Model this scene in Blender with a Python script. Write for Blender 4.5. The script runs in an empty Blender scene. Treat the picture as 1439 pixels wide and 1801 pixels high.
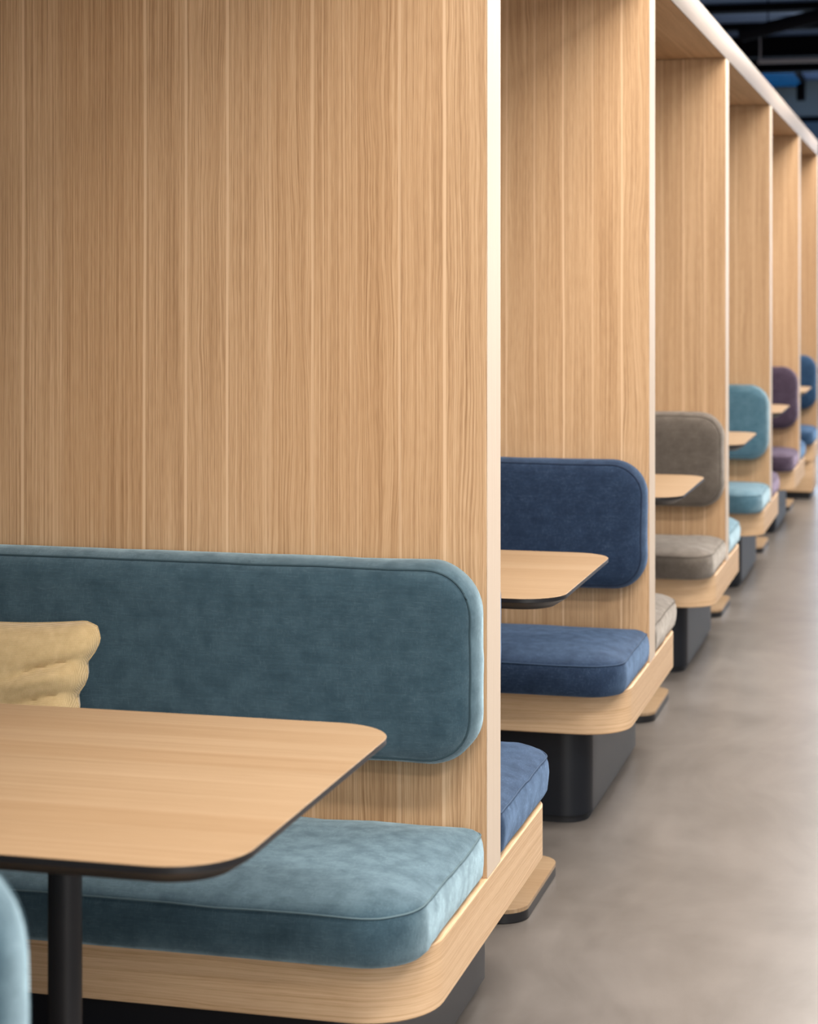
import bpy, bmesh, math, random
from mathutils import Vector, noise
random.seed(4)
PI = math.pi
sc = bpy.context.scene
COL = sc.collection

# ------------------------------------------------------------------ dimensions (metres)
PITCH = 2.2355
NEAR = [1.548, 3.742, 5.977, 8.213, 10.448, 12.684, 14.68]   # camera-side face of every partition
THICK = 0.12
XR = -0.82            # aisle edge of partitions, benches and canopy
XL = -2.12            # closed end of the booths
SOFFIT = 2.374
FASCIA_TOP = 2.476
FL = -0.029            # floor level (heights are measured from a datum 29 mm above it)
BENCH_T, BENCH_B = 0.350, 0.236
EYE = 1.476
ROOM_R, ROOM_REAR, ROOM_FAR, CEIL = 4.6, -4.2, 25.5, 3.95

# ------------------------------------------------------------------ node helpers
class NT:
    def __init__(s, name):
        s.m = bpy.data.materials.new(name); s.m.use_nodes = True
        s.t = s.m.node_tree; s.b = s.t.nodes['Principled BSDF']
    def n(s, ty, ins=None, **kw):
        nd = s.t.nodes.new(ty)
        for k, v in kw.items(): setattr(nd, k, v)
        for k, v in (ins or {}).items(): s.put(nd.inputs[k], v)
        return nd
    def put(s, sock, v):
        if isinstance(v, bpy.types.NodeSocket): s.t.links.new(v, sock)
        elif isinstance(v, (tuple, list)) and sock.type == 'RGBA' and len(v) == 3: sock.default_value = (*v, 1)
        else: sock.default_value = v
    def M(s, op, a, b=0.0, c=0.0, clamp=False):
        nd = s.n('ShaderNodeMath', operation=op); nd.use_clamp = clamp
        s.put(nd.inputs[0], a); s.put(nd.inputs[1], b); s.put(nd.inputs[2], c)
        return nd.outputs[0]
    def xyz(s, x, y, z):
        return s.n('ShaderNodeCombineXYZ', {0: x, 1: y, 2: z}).outputs[0]
    def noise(s, vec, scale=1.0, detail=2.0, rough=0.5):
        return s.n('ShaderNodeTexNoise', {'Vector': vec, 'Scale': scale, 'Detail': detail, 'Roughness': rough}).outputs[0]
    def remap(s, v, a, b, c=0.0, d=1.0):
        nd = s.n('ShaderNodeMapRange', {0: v, 1: a, 2: b, 3: c, 4: d}); return nd.outputs[0]
    def mix(s, f, a, b, blend='MIX'):
        nd = s.n('ShaderNodeMix', data_type='RGBA', blend_type=blend)
        s.put(nd.inputs[0], f); s.put(nd.inputs[6], a); s.put(nd.inputs[7], b)
        return nd.outputs[2]
    def bump(s, h, strength=0.2, dist=0.001):
        nd = s.n('ShaderNodeBump', {'Height': h, 'Strength': strength, 'Distance': dist})
        s.t.links.new(nd.outputs[0], s.b.inputs['Normal'])
    def set(s, **kw):
        for k, v in kw.items(): s.put(s.b.inputs[k.replace('_', ' ')], v)
        return s.m

def wood(name, across, along, lamella=0.0, dark=(.35, .205, .105), mid=(.545, .350, .195), light=(.68, .472, .29), contrast=1.0, rough=.5, fine=1.0, seam=1.0, along2=None):
    """Oak veneer: straight grain along one local axis, glued from narrow lamellae."""
    k = NT(name)
    tc = k.n('ShaderNodeTexCoord').outputs['Object']
    sep = k.n('ShaderNodeSeparateXYZ', {0: tc}).outputs
    rnd = k.n('ShaderNodeObjectInfo').outputs['Random']
    p, q = sep['XYZ'.index(across)], sep['XYZ'.index(along)]
    r = sep['XYZ'.index(along2)] if along2 else 0.0
    off = k.M('MULTIPLY', rnd, 71.0)
    qo = k.M('ADD', q, off)
    if lamella:
        pw = k.M('ADD', p, k.M('MULTIPLY', k.M('SUBTRACT', k.noise(k.xyz(k.M('MULTIPLY', p, 4.0), k.M('MULTIPLY', qo, .9), off), 1.0, 1.0), .5), .010))
        u = k.M('DIVIDE', pw, lamella)
        cell = k.M('FLOOR', u)
        fr = k.M('FRACT', u)
        cr = k.n('ShaderNodeTexWhiteNoise', {'Vector': k.xyz(cell, off, 0.0)}, noise_dimensions='3D').outputs
        lam, lam2 = cr[0], k.n('ShaderNodeSeparateColor', {0: cr[1]}).outputs[1]
    else:
        lam, lam2, fr = .5, .5, .5
    lo = k.M('MULTIPLY', lam, 40.0) if lamella else 0.0
    # slow wander of the growth rings, strong in some lamellae (cathedral figure)
    wob = k.noise(k.xyz(k.M('MULTIPLY', p, 14.0), k.M('MULTIPLY', qo, 2.2), k.M('ADD', lo, k.M('MULTIPLY', r, 2.2))), 1.0, 2.0)
    wobs = k.M('MULTIPLY', k.M('SUBTRACT', wob, .5), k.remap(lam2, .35, 1.0, .006, .045) if lamella else .02)
    pp = k.M('ADD', p, wobs)
    g1 = k.noise(k.xyz(k.M('MULTIPLY', pp, 430.0 * fine), k.M('MULTIPLY', qo, 1.8), k.M('ADD', lo, k.M('MULTIPLY', r, 1.3))), 1.0, 2.0, .55)
    g2 = k.noise(k.xyz(k.M('MULTIPLY', pp, 46.0 * fine), k.M('MULTIPLY', qo, .5), k.M('ADD', lo, k.M('MULTIPLY', r, .5))), 1.0, 2.0, .5)
    g3 = k.noise(k.xyz(k.M('MULTIPLY', pp, 800.0), k.M('MULTIPLY', qo, 22.0), k.M('MULTIPLY', r, 22.0)), 1.0, 1.0)
    g = k.M('ADD', k.M('ADD', k.M('MULTIPLY', g1, .60), k.M('MULTIPLY', g2, .17)), k.M('MULTIPLY', g3, .23))
    f = k.remap(g, .5 - .17 / contrast, .5 + .17 / contrast)
    c = k.mix(k.remap(f, 0, .5), dark, mid)
    c = k.mix(k.remap(f, .5, 1), c, light)
    if lamella:
        c = k.mix(1.0, c, k.n('ShaderNodeCombineColor', {0: k.remap(lam, 0, 1, .95, 1.04), 1: k.remap(lam, 0, 1, .925, 1.055), 2: k.remap(lam, 0, 1, .89, 1.07)}).outputs[0], 'MULTIPLY')
        sm = k.M('MULTIPLY', k.M('LESS_THAN', fr, .065), k.M('MULTIPLY', k.remap(lam, .1, .7, .15, .85), seam))
        c = k.mix(sm, c, (light[0] * 1.13, light[1] * 1.16, light[2] * 1.2))
    k.bump(g, .12, .0006)
    return k.set(Base_Color=c, Roughness=rough, Specular_IOR_Level=.3)

def fabric(name, col, hi, tint, sheen=.75, streak=.7, yarn=(.2, .25, .3), heather=.35):
    """Melange twill upholstery."""
    k = NT(name)
    tc = k.n('ShaderNodeTexCoord').outputs['Object']
    sx, sy, sz = k.n('ShaderNodeSeparateXYZ', {0: tc}).outputs
    rnd = k.M('MULTIPLY', k.n('ShaderNodeObjectInfo').outputs['Random'], 31.0)
    st = k.noise(k.xyz(k.M('ADD', k.M('MULTIPLY', sx, 9.0), rnd), k.M('MULTIPLY', sy, 230.0), k.M('MULTIPLY', sz, 230.0)), 1.0, 2.0, .6)
    st2 = k.noise(k.xyz(k.M('MULTIPLY', sx, 230.0), k.M('MULTIPLY', sy, 12.0), k.M('MULTIPLY', sz, 12.0)), 1.0, 2.0, .6)
    mo = k.noise(tc, 26.0, 4.0, .6)
    tw = k.M('SINE', k.M('MULTIPLY', k.M('ADD', k.M('ADD', sx, sz), k.M('MULTIPLY', sy, .9)), 2 * PI / .0031))
    tf = k.noise(tc, 900.0, 1.0)
    v = k.M('ADD', k.M('MULTIPLY', st, .40 * streak), k.M('MULTIPLY', st2, .14 * streak))
    v = k.M('ADD', v, k.M('MULTIPLY', mo, .30))
    v = k.M('ADD', v, k.M('ADD', k.M('MULTIPLY', tw, .06), k.M('MULTIPLY', tf, .14)))
    c0 = .07 + .27 * streak + .15
    f = k.remap(v, c0 - .19, c0 + .22)
    c = k.mix(f, col, hi)
    # pale yarns of the melange, running both ways
    h1 = k.noise(k.xyz(k.M('MULTIPLY', sx, 70.0), k.M('MULTIPLY', sy, 620.0), k.M('MULTIPLY', sz, 620.0)), 1.0, 1.0)
    h2 = k.noise(k.xyz(k.M('MULTIPLY', sx, 620.0), k.M('MULTIPLY', sy, 90.0), k.M('MULTIPLY', sz, 90.0)), 1.0, 1.0)
    hh = k.M('MULTIPLY', k.M('MAXIMUM', k.remap(h1, .56, .78), k.remap(h2, .58, .80)), k.remap(mo, .3, .65, .25, 1.0))
    c = k.mix(k.M('MULTIPLY', hh, heather), c, yarn)
    k.bump(k.M('ADD', k.M('MULTIPLY', tw, .5), k.M('ADD', k.M('MULTIPLY', st, 1.2), tf)), .25, .0006)
    return k.set(Base_Color=c, Roughness=.85, Specular_IOR_Level=.2, Sheen_Weight=k.M('MULTIPLY', k.M('ADD', k.remap(mo, .32, .66, .72, 1.14), k.M('MULTIPLY', hh, .5)), sheen, clamp=True), Sheen_Roughness=.58, Sheen_Tint=(*tint, 1))

def plain(name, col, rough=.5, metal=0.0, spec=.5, var=.06, scale=20.0):
    k = NT(name)
    tc = k.n('ShaderNodeTexCoord').outputs['Object']
    f = k.noise(tc, scale, 3.0)
    c = k.mix(f, tuple(x * (1 - var) for x in col), tuple(x * (1 + var) for x in col))
    return k.set(Base_Color=c, Roughness=rough, Metallic=metal, Specular_IOR_Level=spec)

def glow(name, col, strength):
    k = NT(name)
    return k.set(Base_Color=(0, 0, 0), Emission_Color=(*col, 1), Emission_Strength=strength, Roughness=.4)

W_PANEL = wood('oak_panel', 'X', 'Z', .087, contrast=1.05)
W_EDGE = wood('oak_edge', 'Y', 'Z', 0, dark=(.57, .465, .36), mid=(.645, .54, .435), light=(.70, .595, .495), contrast=.7)
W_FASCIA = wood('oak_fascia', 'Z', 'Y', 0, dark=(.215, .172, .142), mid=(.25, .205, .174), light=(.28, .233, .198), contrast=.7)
W_SOFFIT = wood('oak_soffit', 'X', 'Y', .16, seam=.6)
W_BENCH = wood('oak_bench', 'Z', 'X', 0, dark=(.50, .31, .165), mid=(.655, .45, .27), light=(.74, .535, .345), contrast=1.1, fine=1.4, along2='Y')
W_TABLE = wood('oak_table', 'Y', 'X', .085, dark=(.29, .190, .106), mid=(.36, .248, .148), light=(.42, .300, .190), contrast=.75, rough=.42, fine=.5, seam=.35)
W_RIM = wood('oak_plywood_rim', 'Z', 'X', 0, dark=(.50, .31, .17), mid=(.60, .40, .23), light=(.66, .46, .29), contrast=.6, along2='Y')

FAB = dict(
    teal=fabric('fabric_teal', (.0055, .025, .042), (.030, .074, .106), (.60, .84, .97), .85, .7, (.12, .19, .23), .22),
    navy=fabric('fabric_navy', (.0022, .0088, .029), (.014, .034, .078), (.32, .50, .80), .5, .7, (.085, .13, .21), .40),
    taupe=fabric('fabric_taupe', (.060, .050, .042), (.140, .118, .098), (.90, .86, .80), .5, .7, (.26, .23, .20), .35),
    aqua=fabric('fabric_aqua', (.026, .090, .140), (.095, .205, .270), (.66, .88, 1.0), .7, .7, (.26, .36, .41), .2),
    plum=fabric('fabric_plum', (.024, .014, .028), (.062, .042, .070), (.70, .60, .84), .45, .7, (.15, .12, .17), .3),
    blue=fabric('fabric_blue', (.004, .020, .060), (.022, .066, .140), (.32, .54, .88), .5, .7, (.10, .17, .27), .3))
PIPE = dict(
    teal=plain('piping_teal', (.10, .165, .195), .8), navy=plain('piping_navy', (.040, .078, .150), .8),
    taupe=plain('piping_taupe', (.14, .12, .10), .8), aqua=plain('piping_aqua', (.10, .19, .24), .8),
    plum=plain('piping_plum', (.10, .08, .125), .8), blue=plain('piping_blue', (.05, .11, .21), .8))
SEAMDARK = dict(
    teal=plain('seam_teal', (.03, .065, .085), .9), navy=plain('seam_navy', (.006, .018, .05), .9),
    taupe=plain('seam_taupe', (.09, .075, .06), .9), aqua=plain('seam_aqua', (.12, .22, .27), .9),
    plum=plain('seam_plum', (.04, .03, .05), .9), blue=plain('seam_blue', (.015, .04, .09), .9))

BLACK = plain('black_lacquer', (.012, .012, .014), .38, spec=.45)
BLACKMETAL = plain('black_powder_coat', (.018, .018, .021), .42, spec=.4)
PLINTH = plain('anthracite_laminate', (.006, .0085, .0135), .42, spec=.36, var=.04, scale=4)
TOE = plain('black_toe_kick', (.006, .007, .010), .6)
CEILM = plain('dark_metal_deck', (.13, .20, .35), .55, spec=.5, var=.3, scale=.8)
BEAMM = plain('black_steel', (.004, .004, .006), .9, spec=.08)
GREYPIPE = plain('grey_pipe', (.22, .20, .21), .5)
GREYWALL = plain('grey_plaster', (.14, .17, .19), .85, scale=1.5)
WHITEWALL = plain('pale_plaster', (.62, .59, .55), .9, scale=1.5)

# polished screed floor
k = NT('polished_screed')
tc = k.n('ShaderNodeTexCoord').outputs['Object']
w1 = k.noise(tc, .9, 3.0, .55)
dn = k.n('ShaderNodeVectorMath', {0: k.n('ShaderNodeTexNoise', {'Vector': tc, 'Scale': 1.1, 'Detail': 1.0}).outputs[1], 1: (.55, .55, 0)}, operation='MULTIPLY').outputs[0]
dv = k.n('ShaderNodeVectorMath', {0: tc, 1: dn}, operation='ADD').outputs[0]
w2 = k.noise(dv, 3.2, 4.0, .55)
w3 = k.noise(k.xyz(k.M('MULTIPLY', k.n('ShaderNodeSeparateXYZ', {0: dv}).outputs[0], 3.0), k.n('ShaderNodeSeparateXYZ', {0: dv}).outputs[1], 0.0), 5.0, 4.0, .6)
f = k.M('ADD', k.M('MULTIPLY', w1, .4), k.M('ADD', k.M('MULTIPLY', w2, .35), k.M('MULTIPLY', w3, .25)))
c = k.mix(k.remap(f, .39, .61), (.124, .111, .100), (.186, .169, .156))
FLOORM = k.set(Base_Color=c, Roughness=.33, Specular_IOR_Level=.5)

# mustard pillow weave
k = NT('mustard_weave')
tc = k.n('ShaderNodeTexCoord').outputs['Object']
sx, sy, sz = k.n('ShaderNodeSeparateXYZ', {0: tc}).outputs
a = k.M('SINE', k.M('MULTIPLY', k.M('ADD', sx, sz), 2 * PI / .0042))
b = k.M('SINE', k.M('MULTIPLY', k.M('SUBTRACT', sx, sz), 2 * PI / .0042))
wv = k.M('ADD', k.M('MULTIPLY', a, b), k.M('MULTIPLY', k.noise(tc, 60.0, 3.0), 1.4))
c = k.mix(k.remap(wv, -.4, 1.8), (.36, .25, .11), (.74, .58, .33))
k.bump(wv, .3, .0012)
PILLOW = k.set(Base_Color=c, Roughness=.9, Specular_IOR_Level=.15, Sheen_Weight=.3)

# ------------------------------------------------------------------ mesh helpers
def link(name, bm, mats, parent=None, loc=(0, 0, 0), smooth=True, angle=35):
    me = bpy.data.meshes.new(name)
    bmesh.ops.recalc_face_normals(bm, faces=bm.faces)
    for f in bm.faces: f.smooth = smooth
    for e in bm.edges:
        if len(e.link_faces) == 2 and e.calc_face_angle(0) > math.radians(angle): e.smooth = False
    bm.to_mesh(me); bm.free()
    for m in (mats if isinstance(mats, (list, tuple)) else [mats]): me.materials.append(m)
    o = bpy.data.objects.new(name, me); COL.objects.link(o)
    o.location = loc
    if parent: o.parent = parent
    return o

def tag(o, label, cat, group=None):
    o['label'] = label; o['category'] = cat
    if group: o['group'] = group
    return o

def thing(name, label, cat, loc=(0, 0, 0), group=None):
    o = bpy.data.objects.new(name, None); COL.objects.link(o); o.location = loc
    o.empty_display_size = .1
    return tag(o, label, cat, group)

def box(bm, x0, x1, y0, y1, z0, z1, bev=0.0, seg=2):
    b = bmesh.new()
    bmesh.ops.create_cube(b, size=1)
    for v in b.verts:
        v.co = ((x0 + x1) / 2 + v.co.x * (x1 - x0), (y0 + y1) / 2 + v.co.y * (y1 - y0), (z0 + z1) / 2 + v.co.z * (z1 - z0))
    if bev: bmesh.ops.bevel(b, geom=b.edges[:], offset=bev, segments=seg, profile=.5, affect='EDGES')
    me = bpy.data.meshes.new('tmp'); b.to_mesh(me); b.free(); bm.from_mesh(me); bpy.data.meshes.remove(me)
    return bm

def rr(x0, x1, y0, y1, radii, d=0.0, seg=10, straight=10):
    """Rounded rectangle, counter-clockwise, inset by d. radii: (x1y0, x1y1, x0y1, x0y0)."""
    x0, x1, y0, y1 = x0 + d, x1 - d, y0 + d, y1 - d
    rs = [max(r - d, .004) for r in radii]
    cs = [(x1, y0, -1, 1, -PI / 2), (x1, y1, -1, -1, 0), (x0, y1, 1, -1, PI / 2), (x0, y0, 1, 1, PI)]
    arcs = []
    for (cx, cy, ax, ay, a0), r in zip(cs, rs):
        arcs.append([(cx + ax * r + r * math.cos(a0 + PI / 2 * i / seg), cy + ay * r + r * math.sin(a0 + PI / 2 * i / seg)) for i in range(seg + 1)])
    pts = []
    for i in range(4):
        pts += arcs[i]
        p, q = arcs[i][-1], arcs[(i + 1) % 4][0]
        pts += [(p[0] + (q[0] - p[0]) * j / straight, p[1] + (q[1] - p[1]) * j / straight) for j in range(1, straight)]
    return pts

def loft(bm, loops, cap0=True, cap1=True, closed=True, mat=0):
    rows = [[bm.verts.new(p) for p in L] for L in loops]
    n = len(rows[0])
    fs = []
    for a, b in zip(rows, rows[1:]):
        for i in range(n):
            j = (i + 1) % n
            fs.append(bm.faces.new((a[i], a[j], b[j], b[i])))
    if cap0: fs.append(bm.faces.new(rows[0][::-1]))
    if cap1: fs.append(bm.faces.new(rows[-1]))
    for f in fs: f.material_index = mat
    return rows

def slab(bm, x0, x1, y0, y1, radii, prof, seg=12, mats=None, **kw):
    """prof: list of (inset, z)."""
    return loft(bm, [[(x, y, z) for x, y in rr(x0, x1, y0, y1, radii, d, seg)] for d, z in prof], **kw)

def tube_loop(bm, pts, r, n=6, closed=True):
    m = len(pts); rings = []
    for i in range(m):
        p = Vector(pts[i])
        a = Vector(pts[(i - 1) % m] if closed or i > 0 else pts[i]); b = Vector(pts[(i + 1) % m] if closed or i < m - 1 else pts[i])
        t = (b - a)
        t = t.normalized() if t.length > 1e-9 else Vector((0, 0, 1))
        up = Vector((0, 0, 1)) if abs(t.z) < .9 else Vector((0, 1, 0))
        s = t.cross(up).normalized(); u = s.cross(t)
        rings.append([bm.verts.new(p + (s * math.cos(2 * PI * j / n) + u * math.sin(2 * PI * j / n)) * r) for j in range(n)])
    for i in range(m if closed else m - 1):
        a, b = rings[i], rings[(i + 1) % m]
        for j in range(n):
            bm.faces.new((a[j], a[(j + 1) % n], b[(j + 1) % n], b[j]))
    if not closed:
        bm.faces.new(rings[0][::-1]); bm.faces.new(rings[-1])

def wobble(bm, amp, scale, seed, keep=None):
    for v in bm.verts:
        w = 1.0 if keep is None else keep(v.co)
        if w <= 0: continue
        nv = noise.noise_vector(v.co * scale + Vector((seed * 7.1, seed * 3.3, seed)))
        v.co += nv * amp * w

# ------------------------------------------------------------------ setting
def struct(name, bm, mat, **kw):
    o = link(name, bm, mat, **kw); o['kind'] = 'structure'; return o

b = bmesh.new(); box(b, -2.4, ROOM_R + .2, ROOM_REAR - .2, ROOM_FAR + .2, FL - .12, FL); struct('floor', b, FLOORM)
# trapezoid metal deck ceiling, ribs running across the room
b = bmesh.new()
prof = []; y = ROOM_REAR - .2
while y < ROOM_FAR + .2:
    prof += [(y, CEIL), (y + .13, CEIL), (y + .17, CEIL + .07), (y + .27, CEIL + .07), (y + .31, CEIL)]; y += .32
lo = [[(x, yy, zz) for yy, zz in prof] for x in (-2.4, ROOM_R + .2)]
hi = [[(x, yy, CEIL + .2) for yy, zz in prof] for x in (-2.4, ROOM_R + .2)]
va = [b.verts.new(p) for p in lo[0]]; vb = [b.verts.new(p) for p in lo[1]]; ta = [b.verts.new(p) for p in hi[0]]; tb = [b.verts.new(p) for p in hi[1]]
for i in range(len(prof) - 1):
    if (va[i].co - va[i + 1].co).length < 1e-6: continue
    b.faces.new((va[i], va[i + 1], vb[i + 1], vb[i])); b.faces.new((ta[i], tb[i], tb[i + 1], ta[i + 1]))
struct('ceiling', b, CEILM, smooth=False)
b = bmesh.new(); box(b, -2.4, XL - .02, ROOM_REAR - .2, ROOM_FAR + .2, FL, CEIL + .1); struct('wall_left', b, GREYWALL)
b = bmesh.new(); box(b, -2.4, ROOM_R + .2, ROOM_REAR - .2, ROOM_REAR, FL, CEIL + .1); struct('wall_rear', b, GREYWALL)
b = bmesh.new()
for z0, z1 in ((FL, .35), (3.50, CEIL + .1)): box(b, -2.4, ROOM_R + .2, ROOM_FAR, ROOM_FAR + .2, z0, z1)
struct('wall_far', b, plain('grey_green_plaster', (.34, .42, .44), .85, scale=1.5))
b = bmesh.new()
for z0, z1 in ((FL, .45), (3.05, CEIL + .1)): box(b, ROOM_R, ROOM_R + .2, ROOM_REAR - .2, ROOM_FAR + .2, z0, z1)
for i in range(8):
    yy = ROOM_REAR - .2 + i * (ROOM_FAR - ROOM_REAR + .2) / 7
    box(b, ROOM_R, ROOM_R + .2, yy, yy + .25, .45, 3.05)
struct('wall_right', b, GREYWALL)
# far window: dark transom lights over paler panes
w = bpy.data.objects.new('window_1', None); COL.objects.link(w); w['kind'] = 'structure'
b = bmesh.new()
for i in range(12):
    xx = -2.4 + i * .62; box(b, xx, xx + .05, ROOM_FAR - .03, ROOM_FAR + .05, .35, 3.5)
for zz in (.35, 3.06, 3.45): box(b, -2.4, ROOM_R, ROOM_FAR - .03, ROOM_FAR + .05, zz, zz + .06)
link('window_frame', b, BEAMM, w)
b = bmesh.new(); box(b, -2.4, ROOM_R, ROOM_FAR + .06, ROOM_FAR + .08, 3.06, 3.5); link('transom_pane', b, glow('dusk_glass', (.010, .028, .06), 1.0), w)
b = bmesh.new(); box(b, -2.4, ROOM_R, ROOM_FAR + .06, ROOM_FAR + .08, .35, 3.06); link('pane', b, glow('day_glass', (.30, .38, .50), .8), w)

# ------------------------------------------------------------------ ceiling services
for i, (yy, zz, hh, lab) in enumerate((
        (18.35, 3.885, .065, 'slim black steel ceiling beam, highest of the dark bars above the canopy'),
        (19.70, 3.885, .065, 'black steel ceiling beam second from the top, level with the sloping duct tip'),
        (20.85, 3.745, .205, 'deep black steel girder just above the thin grey pipe'),
        (22.85, 3.80, .15, 'black steel ceiling beam between the grey pipe and the blue skylight'))):
    b = bmesh.new()
    box(b, XL - .02, ROOM_R, yy - .09, yy + .09, zz, zz + .018)
    box(b, XL - .02, ROOM_R, yy - .02, yy + .02, zz + .018, zz + hh)
    box(b, XL - .02, ROOM_R, yy - .09, yy + .09, zz + hh - .018, zz + hh)
    tag(link('ceiling_beam', b, BEAMM, loc=(0, 0, 0)), lab, 'beam', 'steel beams under the metal ceiling')
t = thing('grey_pipe', 'thin light grey pipe running level under the dark ceiling', 'pipe', (0, 20.4, 3.66))
b = bmesh.new(); tube_loop(b, [(-1.72, 0, 0), (-1.0, 0, 0), (0, 0, 0), (2, 0, 0), (ROOM_R - .01, 0, 0)], .024, 12, False); link('pipe_run', b, GREYPIPE, t)
for xx in (-1.70, .2, 2.2):
    b = bmesh.new(); tube_loop(b, [(xx, 0, .02), (xx, 0, .29)], .008, 8, False); link('hanger_rod', b, GREYPIPE, t)
b = bmesh.new()
pts = []
for i in range(17):
    s = i / 16
    pts.append((-1.66 + 1.9 * s, 18.0 - .9 * s, 3.64 + .20 * math.sin(s * PI / 2)))
tube_loop(b, pts, .06, 14, False)
t = thing('air_duct', 'black air duct sloping up to the right under the ceiling', 'duct')
link('duct_run', b, BEAMM, t)
for i in (2, 8, 14):
    b = bmesh.new(); p = pts[i]; tube_loop(b, [(p[0], p[1], p[2] + .05), (p[0], p[1], CEIL + .01)], .006, 8, False); link('hanger_rod', b, BEAMM, t)
b = bmesh.new(); box(b, -2.08, -1.58, 23.0, 25.2, 3.87, 3.93)
sk = bpy.data.objects.new('window_2', None); COL.objects.link(sk); sk['kind'] = 'structure'
link('skylight_pane', b, glow('blue_skylight', (.010, .15, .45), 1.0), sk)
b = bmesh.new()
for i in range(9): box(b, -2.1, -1.55, 22.98 + i * .275, 23.02 + i * .275, 3.855, 3.945)
for xx in (-2.1, -1.58): box(b, xx, xx + .03, 22.98, 25.24, 3.855, 3.945)
link('skylight_frame', b, BEAMM, sk)
t = thing('hanging_spotlight', 'small dark spotlight hanging at the far end below the blue skylight', 'lamp', (-1.46, 22.9, 3.48))
b = bmesh.new(); tube_loop(b, [(0, 0, .18), (0, 0, .47)], .008, 8, False); link('drop_rod', b, BEAMM, t)
b = bmesh.new()
loft(b, [[(r * math.cos(2 * PI * j / 20), r * math.sin(2 * PI * j / 20), z) for j in range(20)] for r, z in ((.045, 0), (.05, .005), (.05, .17), (.02, .2))]); link('lamp_housing', b, BEAMM, t)

# ------------------------------------------------------------------ canopy over the booths
t = thing('wooden_canopy', 'long pale oak canopy capping the whole row of booths', 'canopy', (0, 0, SOFFIT))
h = FASCIA_TOP - SOFFIT
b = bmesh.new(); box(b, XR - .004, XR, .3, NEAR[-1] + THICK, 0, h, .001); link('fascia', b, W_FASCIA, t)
edges = [.3] + [n + THICK / 2 for n in NEAR[:-1]] + [NEAR[-1] + THICK]
for y0, y1 in zip(edges, edges[1:]):
    b = bmesh.new(); box(b, XL, XR - .0042, y0 + .0005, y1 - .0005, 0.001, .035); link('soffit_panel', b, W_SOFFIT, t)
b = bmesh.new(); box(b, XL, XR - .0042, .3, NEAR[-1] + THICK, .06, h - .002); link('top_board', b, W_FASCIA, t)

# ------------------------------------------------------------------ partitions
BOOTH = ['teal', 'navy', 'taupe', 'aqua', 'plum', 'blue']
BWORD = ['teal', 'navy blue', 'taupe grey', 'light teal', 'plum purple', 'dark blue']
PLAB = ['oak partition behind the blurred teal backrest at lower left',
        'large foreground oak partition behind the long teal backrest',
        'oak partition behind the navy blue backrest',
        'oak partition behind the taupe grey backrest',
        'oak partition behind the light teal backrest',
        'narrow far oak partition behind the plum backrest',
        'last oak partition of the row, behind the far blue backrest']
for i, y0 in enumerate(NEAR):
    t = thing('oak_partition', PLAB[i], 'partition', (XR, y0, BENCH_T), 'oak partitions between the booths')
    L = XR - XL; zt = SOFFIT - BENCH_T - .001
    b = bmesh.new(); box(b, -L, -.0022, 0, .058, 0, zt, .0006, 1); link('front_board', b, W_PANEL, t)
    b = bmesh.new(); box(b, -L, -.0022, .062, THICK, 0, zt, .0006, 1); link('rear_board', b, W_PANEL, t)
    b = bmesh.new(); box(b, -.002, 0, .0003, .082, 0, zt, .0006, 1); box(b, -.002, -.0004, .0826, THICK - .0003, 0, zt, .0006, 1)
    link('end_strip', b, W_EDGE, t)

# ------------------------------------------------------------------ benches
BL = ['oak bench under the blurred teal backrest at lower left',
      'oak bench in the foreground with teal cushion in front and navy cushion behind',
      'oak bench carrying a navy seat in front and a taupe seat behind',
      'oak bench carrying a taupe seat in front and a light teal seat behind',
      'oak bench carrying a light teal seat in front and a plum seat behind',
      'oak bench carrying a plum seat in front and a blue seat behind',
      'last oak bench of the row, on a wood clad base']
PRO_F, PRO_R = .487, .550
for i, y0 in enumerate(NEAR):
    last = i == len(NEAR) - 1
    t = thing('oak_bench', BL[i], 'bench', (XR, y0 + THICK / 2, 0), 'oak benches of the booth row')
    hf, hr = PRO_F + THICK / 2, PRO_R + THICK / 2; L = XR - XL
    b = bmesh.new()
    y1 = THICK / 2 if last else hr
    slab(b, -L, 0, -hf, y1, (.135, .004 if last else .13, .004, .004), [(.0025, BENCH_B), (0, BENCH_B + .0025), (0, BENCH_T - .0025), (.0025, BENCH_T)])
    link('bench_slab', b, W_BENCH, t)
    if last:
        b = bmesh.new(); box(b, -L, -.012, -.47, THICK / 2, .02, BENCH_B, .002); link('base_panel', b, W_BENCH, t)
        b = bmesh.new(); box(b, -L, -.03, -.44, THICK / 2 - .02, FL, .02); link('toe_kick', b, TOE, t)
    else:
        pf, pb = .42 + THICK / 2, .44 + THICK / 2
        b = bmesh.new(); slab(b, -L, -.112, -pf, pb, (.085, .085, .004, .004), [(0, FL + .022), (0, BENCH_B)]); link('plinth', b, PLINTH, t)
        b = bmesh.new(); slab(b, -L, -.112, -pf, pb, (.085, .085, .004, .004), [(.014, FL), (.014, FL + .022)]); link('toe_kick', b, TOE, t)

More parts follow.
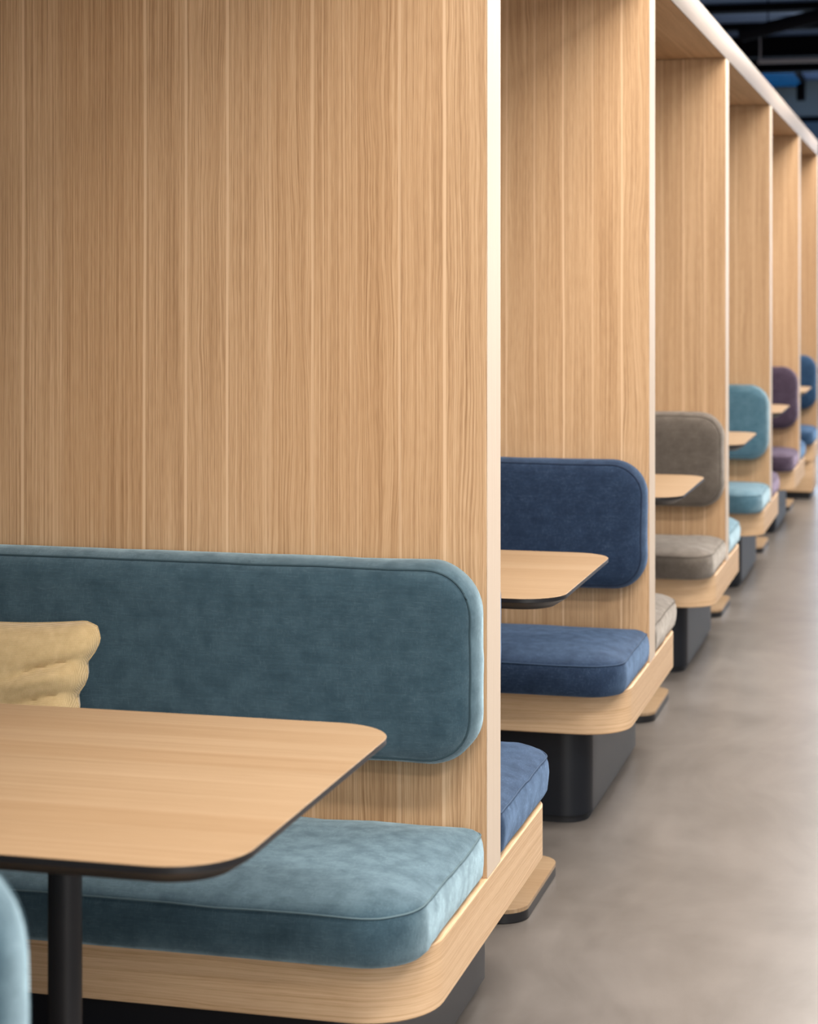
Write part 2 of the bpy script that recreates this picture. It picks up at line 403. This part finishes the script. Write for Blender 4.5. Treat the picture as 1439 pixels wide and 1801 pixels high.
# ------------------------------------------------------------------ seat and back cushions
def seat_cushion(y_wall, face, key, label, seed):
    """face -1: in front of the partition (towards the camera), +1: behind it."""
    t = thing('seat_cushion', label, 'cushion', (XR, y_wall, BENCH_T), 'upholstered booth seats')
    x0, x1, d = -(XR - XL) + .01, .002, (.566 if face < 0 else .598)
    zs = .088
    lp = [(.022, .001), (.011, .004), (.004, .014), (.001, .035), (.0, .055), (.002, .072), (.006, zs - .004), (.008, zs)]
    crown = [(.012, zs + .004), (.020, zs + .009), (.035, zs + .015), (.06, zs + .021), (.10, zs + .026), (.15, zs + .029), (.2, zs + .030), (.24, zs + .0303)]
    rad = (.105, .03, .03, .08)   # x1y0, x1y1, x0y1, x0y0
    def loopat(dd, z):
        pts = rr(x0, x1, -d, -.003, rad, dd, 10, 14)
        if face > 0: pts = [(x, -y) for x, y in pts][::-1]
        return [(x, y, z) for x, y in pts]
    b = bmesh.new()
    loft(b, [loopat(dd, z) for dd, z in lp + crown])
    kz = lambda c: 0 if c.z < .01 else max(0, min(1, (zs + .0298 - c.z) / .004))
    wobble(b, .0035, 9.0, seed, kz)
    wobble(b, .0015, 28.0, seed + 3, kz)
    for v in b.verts:
        if face < 0: v.co.y = min(v.co.y, -.002)
        else: v.co.y = max(v.co.y, .002)
    cov = link('cover', b, FAB[key], t, angle=60)
    b = bmesh.new()
    pts = loopat(.0065, zs)
    pp = []
    for p in pts:
        v = Vector(p)
        v = v + noise.noise_vector(v * 9.0 + Vector((seed * 7.1, seed * 3.3, seed))) * .0035 + noise.noise_vector(v * 28.0 + Vector(((seed + 3) * 7.1, (seed + 3) * 3.3, seed + 3))) * .0015
        v.y = min(v.y, -.004) if face < 0 else max(v.y, .004)
        pp.append(v)
    tube_loop(b, pp, .0016, 6)
    link('piping', b, PIPE[key], t)

def back_cushion(y_wall, face, key, label, seed):
    t = thing('back_cushion', label, 'backrest', (XR, y_wall, .572), 'upholstered booth backrests')
    x0, x1, H = -(XR - XL) + .01, (.008 if label.startswith('blurred') else -.002 if face < 0 else -.010), .380
    prof = [(.012, .002), (.004, .010), (.0, .030), (.0, .050), (.004, .066), (.011, .078), (.0145, .083)]
    front = [(.019, .088), (.028, .094), (.045, .099), (.07, .102), (.10, .1038), (.13, .1047), (.15, .105)]
    rad = (.100, .100, .1, .1)
    def loopat(dd, dep):
        return [(x, face * dep, z) for x, z in rr(x0, x1, 0, H, rad, dd, 12, 16)]
    b = bmesh.new()
    loft(b, [loopat(dd, dep) for dd, dep in prof + front])
    kp = lambda c: 0 if abs(c.y) < .02 else max(0, min(1, (.1046 - abs(c.y)) / .004))
    wobble(b, .0028, 8.0, seed, kp); wobble(b, .0010, 30.0, seed + 5, kp)
    cov = link('cover', b, FAB[key], t, angle=60)
    b = bmesh.new(); pp = []
    for p in loopat(.0132, .0832):
        v = Vector(p)
        v = v + noise.noise_vector(v * 8.0 + Vector((seed * 7.1, seed * 3.3, seed))) * .0028 + noise.noise_vector(v * 30.0 + Vector(((seed + 5) * 7.1, (seed + 5) * 3.3, seed + 5))) * .0010
        pp.append(v)
    tube_loop(b, pp, .0020, 6)
    link('piping', b, SEAMDARK[key], t)

SL = {  # booth: (far seat facing the camera, near seat seen from behind)
    0: ('wide teal seat cushion in the foreground under the long backrest', 'teal seat cushion below the blurred backrest at lower left'),
    1: ('navy blue seat cushion whose front faces the camera, below the navy backrest', 'navy seat cushion just behind the foreground partition, beside the floor plate'),
    2: ('taupe grey seat cushion whose front faces the camera', 'taupe seat cushion tucked behind the navy booth partition'),
    3: ('light teal seat cushion whose front faces the camera', 'light teal seat cushion tucked behind the taupe booth partition'),
    4: ('plum purple seat cushion whose front faces the camera', 'plum seat cushion tucked behind the light teal booth partition'),
    5: ('far blue seat cushion on the last bench', 'blue seat cushion tucked behind the plum booth partition')}
KL = {
    0: ('long teal backrest with dark piping on the foreground partition', 'blurred teal backrest edge in the lower left corner'),
    1: ('navy blue backrest with rounded corners facing the camera', 'slim edge of a navy backrest peeking past the foreground partition'),
    2: ('taupe grey backrest facing the camera', 'slim pale edge of a taupe backrest peeking past the second partition'),
    3: ('light teal backrest facing the camera', 'slim edge of a light teal backrest peeking past the taupe booth partition'),
    4: ('plum purple backrest facing the camera', 'slim edge of a plum backrest peeking past the light teal booth partition'),
    5: ('dark blue backrest on the last partition of the row', 'slim edge of a blue backrest peeking past the plum booth partition')}
for i in range(6):
    key = BOOTH[i]
    back_cushion(NEAR[i] + THICK, 1, key, KL[i][1], 11 + i)
    seat_cushion(NEAR[i] + THICK, 1, key, SL[i][1], 21 + i)
    back_cushion(NEAR[i + 1], -1, key, KL[i][0], 31 + i)
    seat_cushion(NEAR[i + 1], -1, key, SL[i][0], 41 + i)

# ------------------------------------------------------------------ tables
TL = ['oak topped table with black edge in the foreground teal booth',
      'oak topped table in front of the navy backrest',
      'oak topped table in front of the taupe backrest',
      'oak topped table in front of the light teal backrest',
      'oak topped table in front of the plum backrest',
      'small far oak topped table in front of the last blue backrest']
TZ = .757
for i in range(6):
    yc = (NEAR[i] + THICK + NEAR[i + 1]) / 2
    if i == 0: yc = 2.755
    t = thing('booth_table', TL[i], 'table', (-.838 if i == 0 else -.825, yc, 0), 'oak tables of the booths')
    L, hw = 1.20, (.418 if i == 0 else .405)
    rad = (.105, .105, .105, .105)
    b = bmesh.new(); slab(b, -L, 0, -hw, hw, rad, [(.0002, TZ - .0012), (.0002, TZ - .0003), (.0006, TZ)], 14); top = link('tabletop', b, W_TABLE, t)
    b = bmesh.new(); slab(b, -L, 0, -hw, hw, rad, [(.030, TZ - .029), (.0022, TZ - .0115), (0, TZ - .0095), (0, TZ - .0012)], 14); link('table_edge', b, BLACK, top)['label'] = 'black slanting table edge'
    for xx in (-.400, -.86):
        b = bmesh.new()
        ring = lambda r, z: [(xx + r * math.cos(2 * PI * j / 32), r * math.sin(2 * PI * j / 32), z) for j in range(32)]
        loft(b, [ring(.025, FL + .033), ring(.025, TZ - .035), ring(.07, TZ - .035), ring(.07, TZ - .029)]); link('column', b, BLACKMETAL, t)
    b = bmesh.new(); slab(b, -1.145, -.109, -.27, .21, (.07,) * 4, [(0, FL + .024), (0, FL + .033)], 12); bp = link('base_plate', b, W_TABLE, t)
    b = bmesh.new(); slab(b, -1.145, -.109, -.27, .21, (.07,) * 4, [(.004, FL), (0, FL + .002), (0, FL + .024)], 12); link('base_edge', b, BLACK, bp)['label'] = 'black base edge'

# ------------------------------------------------------------------ mustard pillow
def pillow():
    t = thing('throw_pillow', 'mustard woven throw pillow leaning on the long teal backrest', 'pillow', (-1.724, 3.498, .478))
    S, T, N = .225, .062, 44
    b = bmesh.new()
    def pos(i, j, side):
        u, v = -1 + 2 * i / N, -1 + 2 * j / N
        pin = .10
        x = S * u * (1 - pin * (1 - v * v) ** 1.0 * (abs(u) ** 3)); z = S * .82 * v * (1 - pin * .8 * (1 - u * u) * (abs(v) ** 3))
        # rounded corners
        if abs(u) > .8 and abs(v) > .8:
            e = ((abs(u) - .8) / .2) * ((abs(v) - .8) / .2)
            x *= 1 - .075 * e; z *= 1 - .075 * e
        th = T * (max(0, 1 - u ** 4) * max(0, 1 - v ** 4)) ** .55
        # creases running in from the right hand edge
        for cv, amp, wd in ((.66, .032, .05), (.34, .024, .05), (-.1, .02, .06)):
            ed = max(0, u - .25) * max(0, 1 - u) * 4
            q = v - cv - .28 * (u - 1) + .25 * (u - .6) ** 2
            th -= amp * ed * (math.exp(-(q / wd) ** 2) - .55 * math.exp(-((q + 2.1 * wd) / (1.5 * wd)) ** 2)) * (1.0 if side < 0 else .4)
        th = max(th, 0)
        for cv in (.66, .34):
            x -= .010 * max(0, u) ** 4 * math.exp(-((v - cv + .1) / .09) ** 2)
        x += .008 * noise.noise(Vector((v * 3.1, u * 1.2, 5))) * abs(u) ** 3
        return Vector((x, side * th, z))
    vs = {}
    for side in (-1, 1):
        for i in range(N + 1):
            for j in range(N + 1):
                if side == 1 and (i in (0, N) or j in (0, N)): vs[side, i, j] = vs[-1, i, j]
                else: vs[side, i, j] = b.verts.new(pos(i, j, side))
    for side in (-1, 1):
        for i in range(N):
            for j in range(N):
                q = (vs[side, i, j], vs[side, i + 1, j], vs[side, i + 1, j + 1], vs[side, i, j + 1])
                b.faces.new(q if side < 0 else q[::-1])
    for v in b.verts:   # lean back
        z = v.co.z + S * .82
        v.co.y += .10 * (z / .4) - .05
        v.co.z = z - .004
        v.co.x += .05 * (z / .4 - 1)  # slight twist
    pc = link('pillow_cover', b, PILLOW, t, angle=70)
    b = bmesh.new()
    pts = []
    for i in range(N): pts.append(pos(i, 0, -1))
    for j in range(N): pts.append(pos(N, j, -1))
    for i in range(N): pts.append(pos(N - i, N, -1))
    for j in range(N): pts.append(pos(0, N - j, -1))
    for p in pts:
        z = p.z + S * .82
        p.y += .10 * (z / .4) - .05; p.z = z - .004; p.x += .05 * (z / .4 - 1)
    tube_loop(b, pts, .0014, 6); link('seam', b, PILLOW, t)
pillow()

# ------------------------------------------------------------------ light
def area(name, loc, target, sx, sy, power, col, spread=PI):
    l = bpy.data.lights.new(name, 'AREA'); l.shape = 'RECTANGLE'; l.size = sx; l.size_y = sy
    l.energy = power; l.color = col; l.spread = spread
    o = bpy.data.objects.new(name, l); COL.objects.link(o); o.location = loc
    o.rotation_euler = (Vector(target) - Vector(loc)).to_track_quat('-Z', 'Y').to_euler()
    return o
WARM = (1.0, .91, .82)
for i, yy in enumerate((-3.3, -.1, 3.1, 6.3, 9.5, 12.7, 15.9)):
    area('aisle_lamp', (1.84, yy, 3.43), (.2, yy, 0), .25, 1.2, (62, 50, 74, 36, 36, 36, 36)[i], WARM)
    area('row_lamp', (.15, yy + 1.6, 3.65), (-.3, yy + 1.6, 0), .5, 1.4, (115, 115, 116, 130, 138, 138, 138)[i], WARM)
# added side fill at the unseen right-hand openings, strongest near the camera
for i in range(7):
    y0 = ROOM_REAR - .2 + i * (ROOM_FAR - ROOM_REAR + .2) / 7
    yc = y0 + 2.2
    area('right_side_fill', (ROOM_R - .01, yc, 1.75), (0, yc, 1.75), 3.8, 2.5, (42, 16, 5, 5, 5, 5, 5)[i], (.90, .95, 1.0))

# added frontal fill behind the camera, just inside the solid rear wall
area('rear_fill', (2.0, ROOM_REAR + .02, 1.75), (.4, 8, 1.75), 5.0, 2.6, 230, (1.0, .96, .90))

area('far_daylight', (1.4, ROOM_FAR - .1, 2.0), (1.4, 0, 2.3), 6.0, 2.4, 165, (.62, .78, 1.0))
wd = bpy.data.worlds.new('World'); sc.world = wd; wd.use_nodes = True
wd.node_tree.nodes['Background'].inputs[0].default_value = (.7, .8, 1, 1)
wd.node_tree.nodes['Background'].inputs[1].default_value = .3

# ------------------------------------------------------------------ camera
cam = bpy.data.cameras.new('camera'); co = bpy.data.objects.new('camera', cam); COL.objects.link(co)
F = 3570.0
cam.sensor_fit = 'HORIZONTAL'; cam.sensor_width = 24.0; cam.lens = F / 1439 * 24.0
cam.shift_y = -(900.5 - 495) / 1439
co.location = (0, 0, EYE); co.rotation_euler = (PI / 2, 0, math.atan((1648 - 719.5) / F))
cam.clip_start = .05; cam.clip_end = 100
cam.dof.use_dof = True; cam.dof.focus_distance = 4.15; cam.dof.aperture_fstop = 4.5
sc.camera = co

sc.view_settings.view_transform = 'Standard'; sc.view_settings.look = 'None'
sc.view_settings.exposure = 0.06; sc.view_settings.gamma = 1.0; sc.view_settings.use_curve_mapping = False
sc.cycles.use_denoising = True
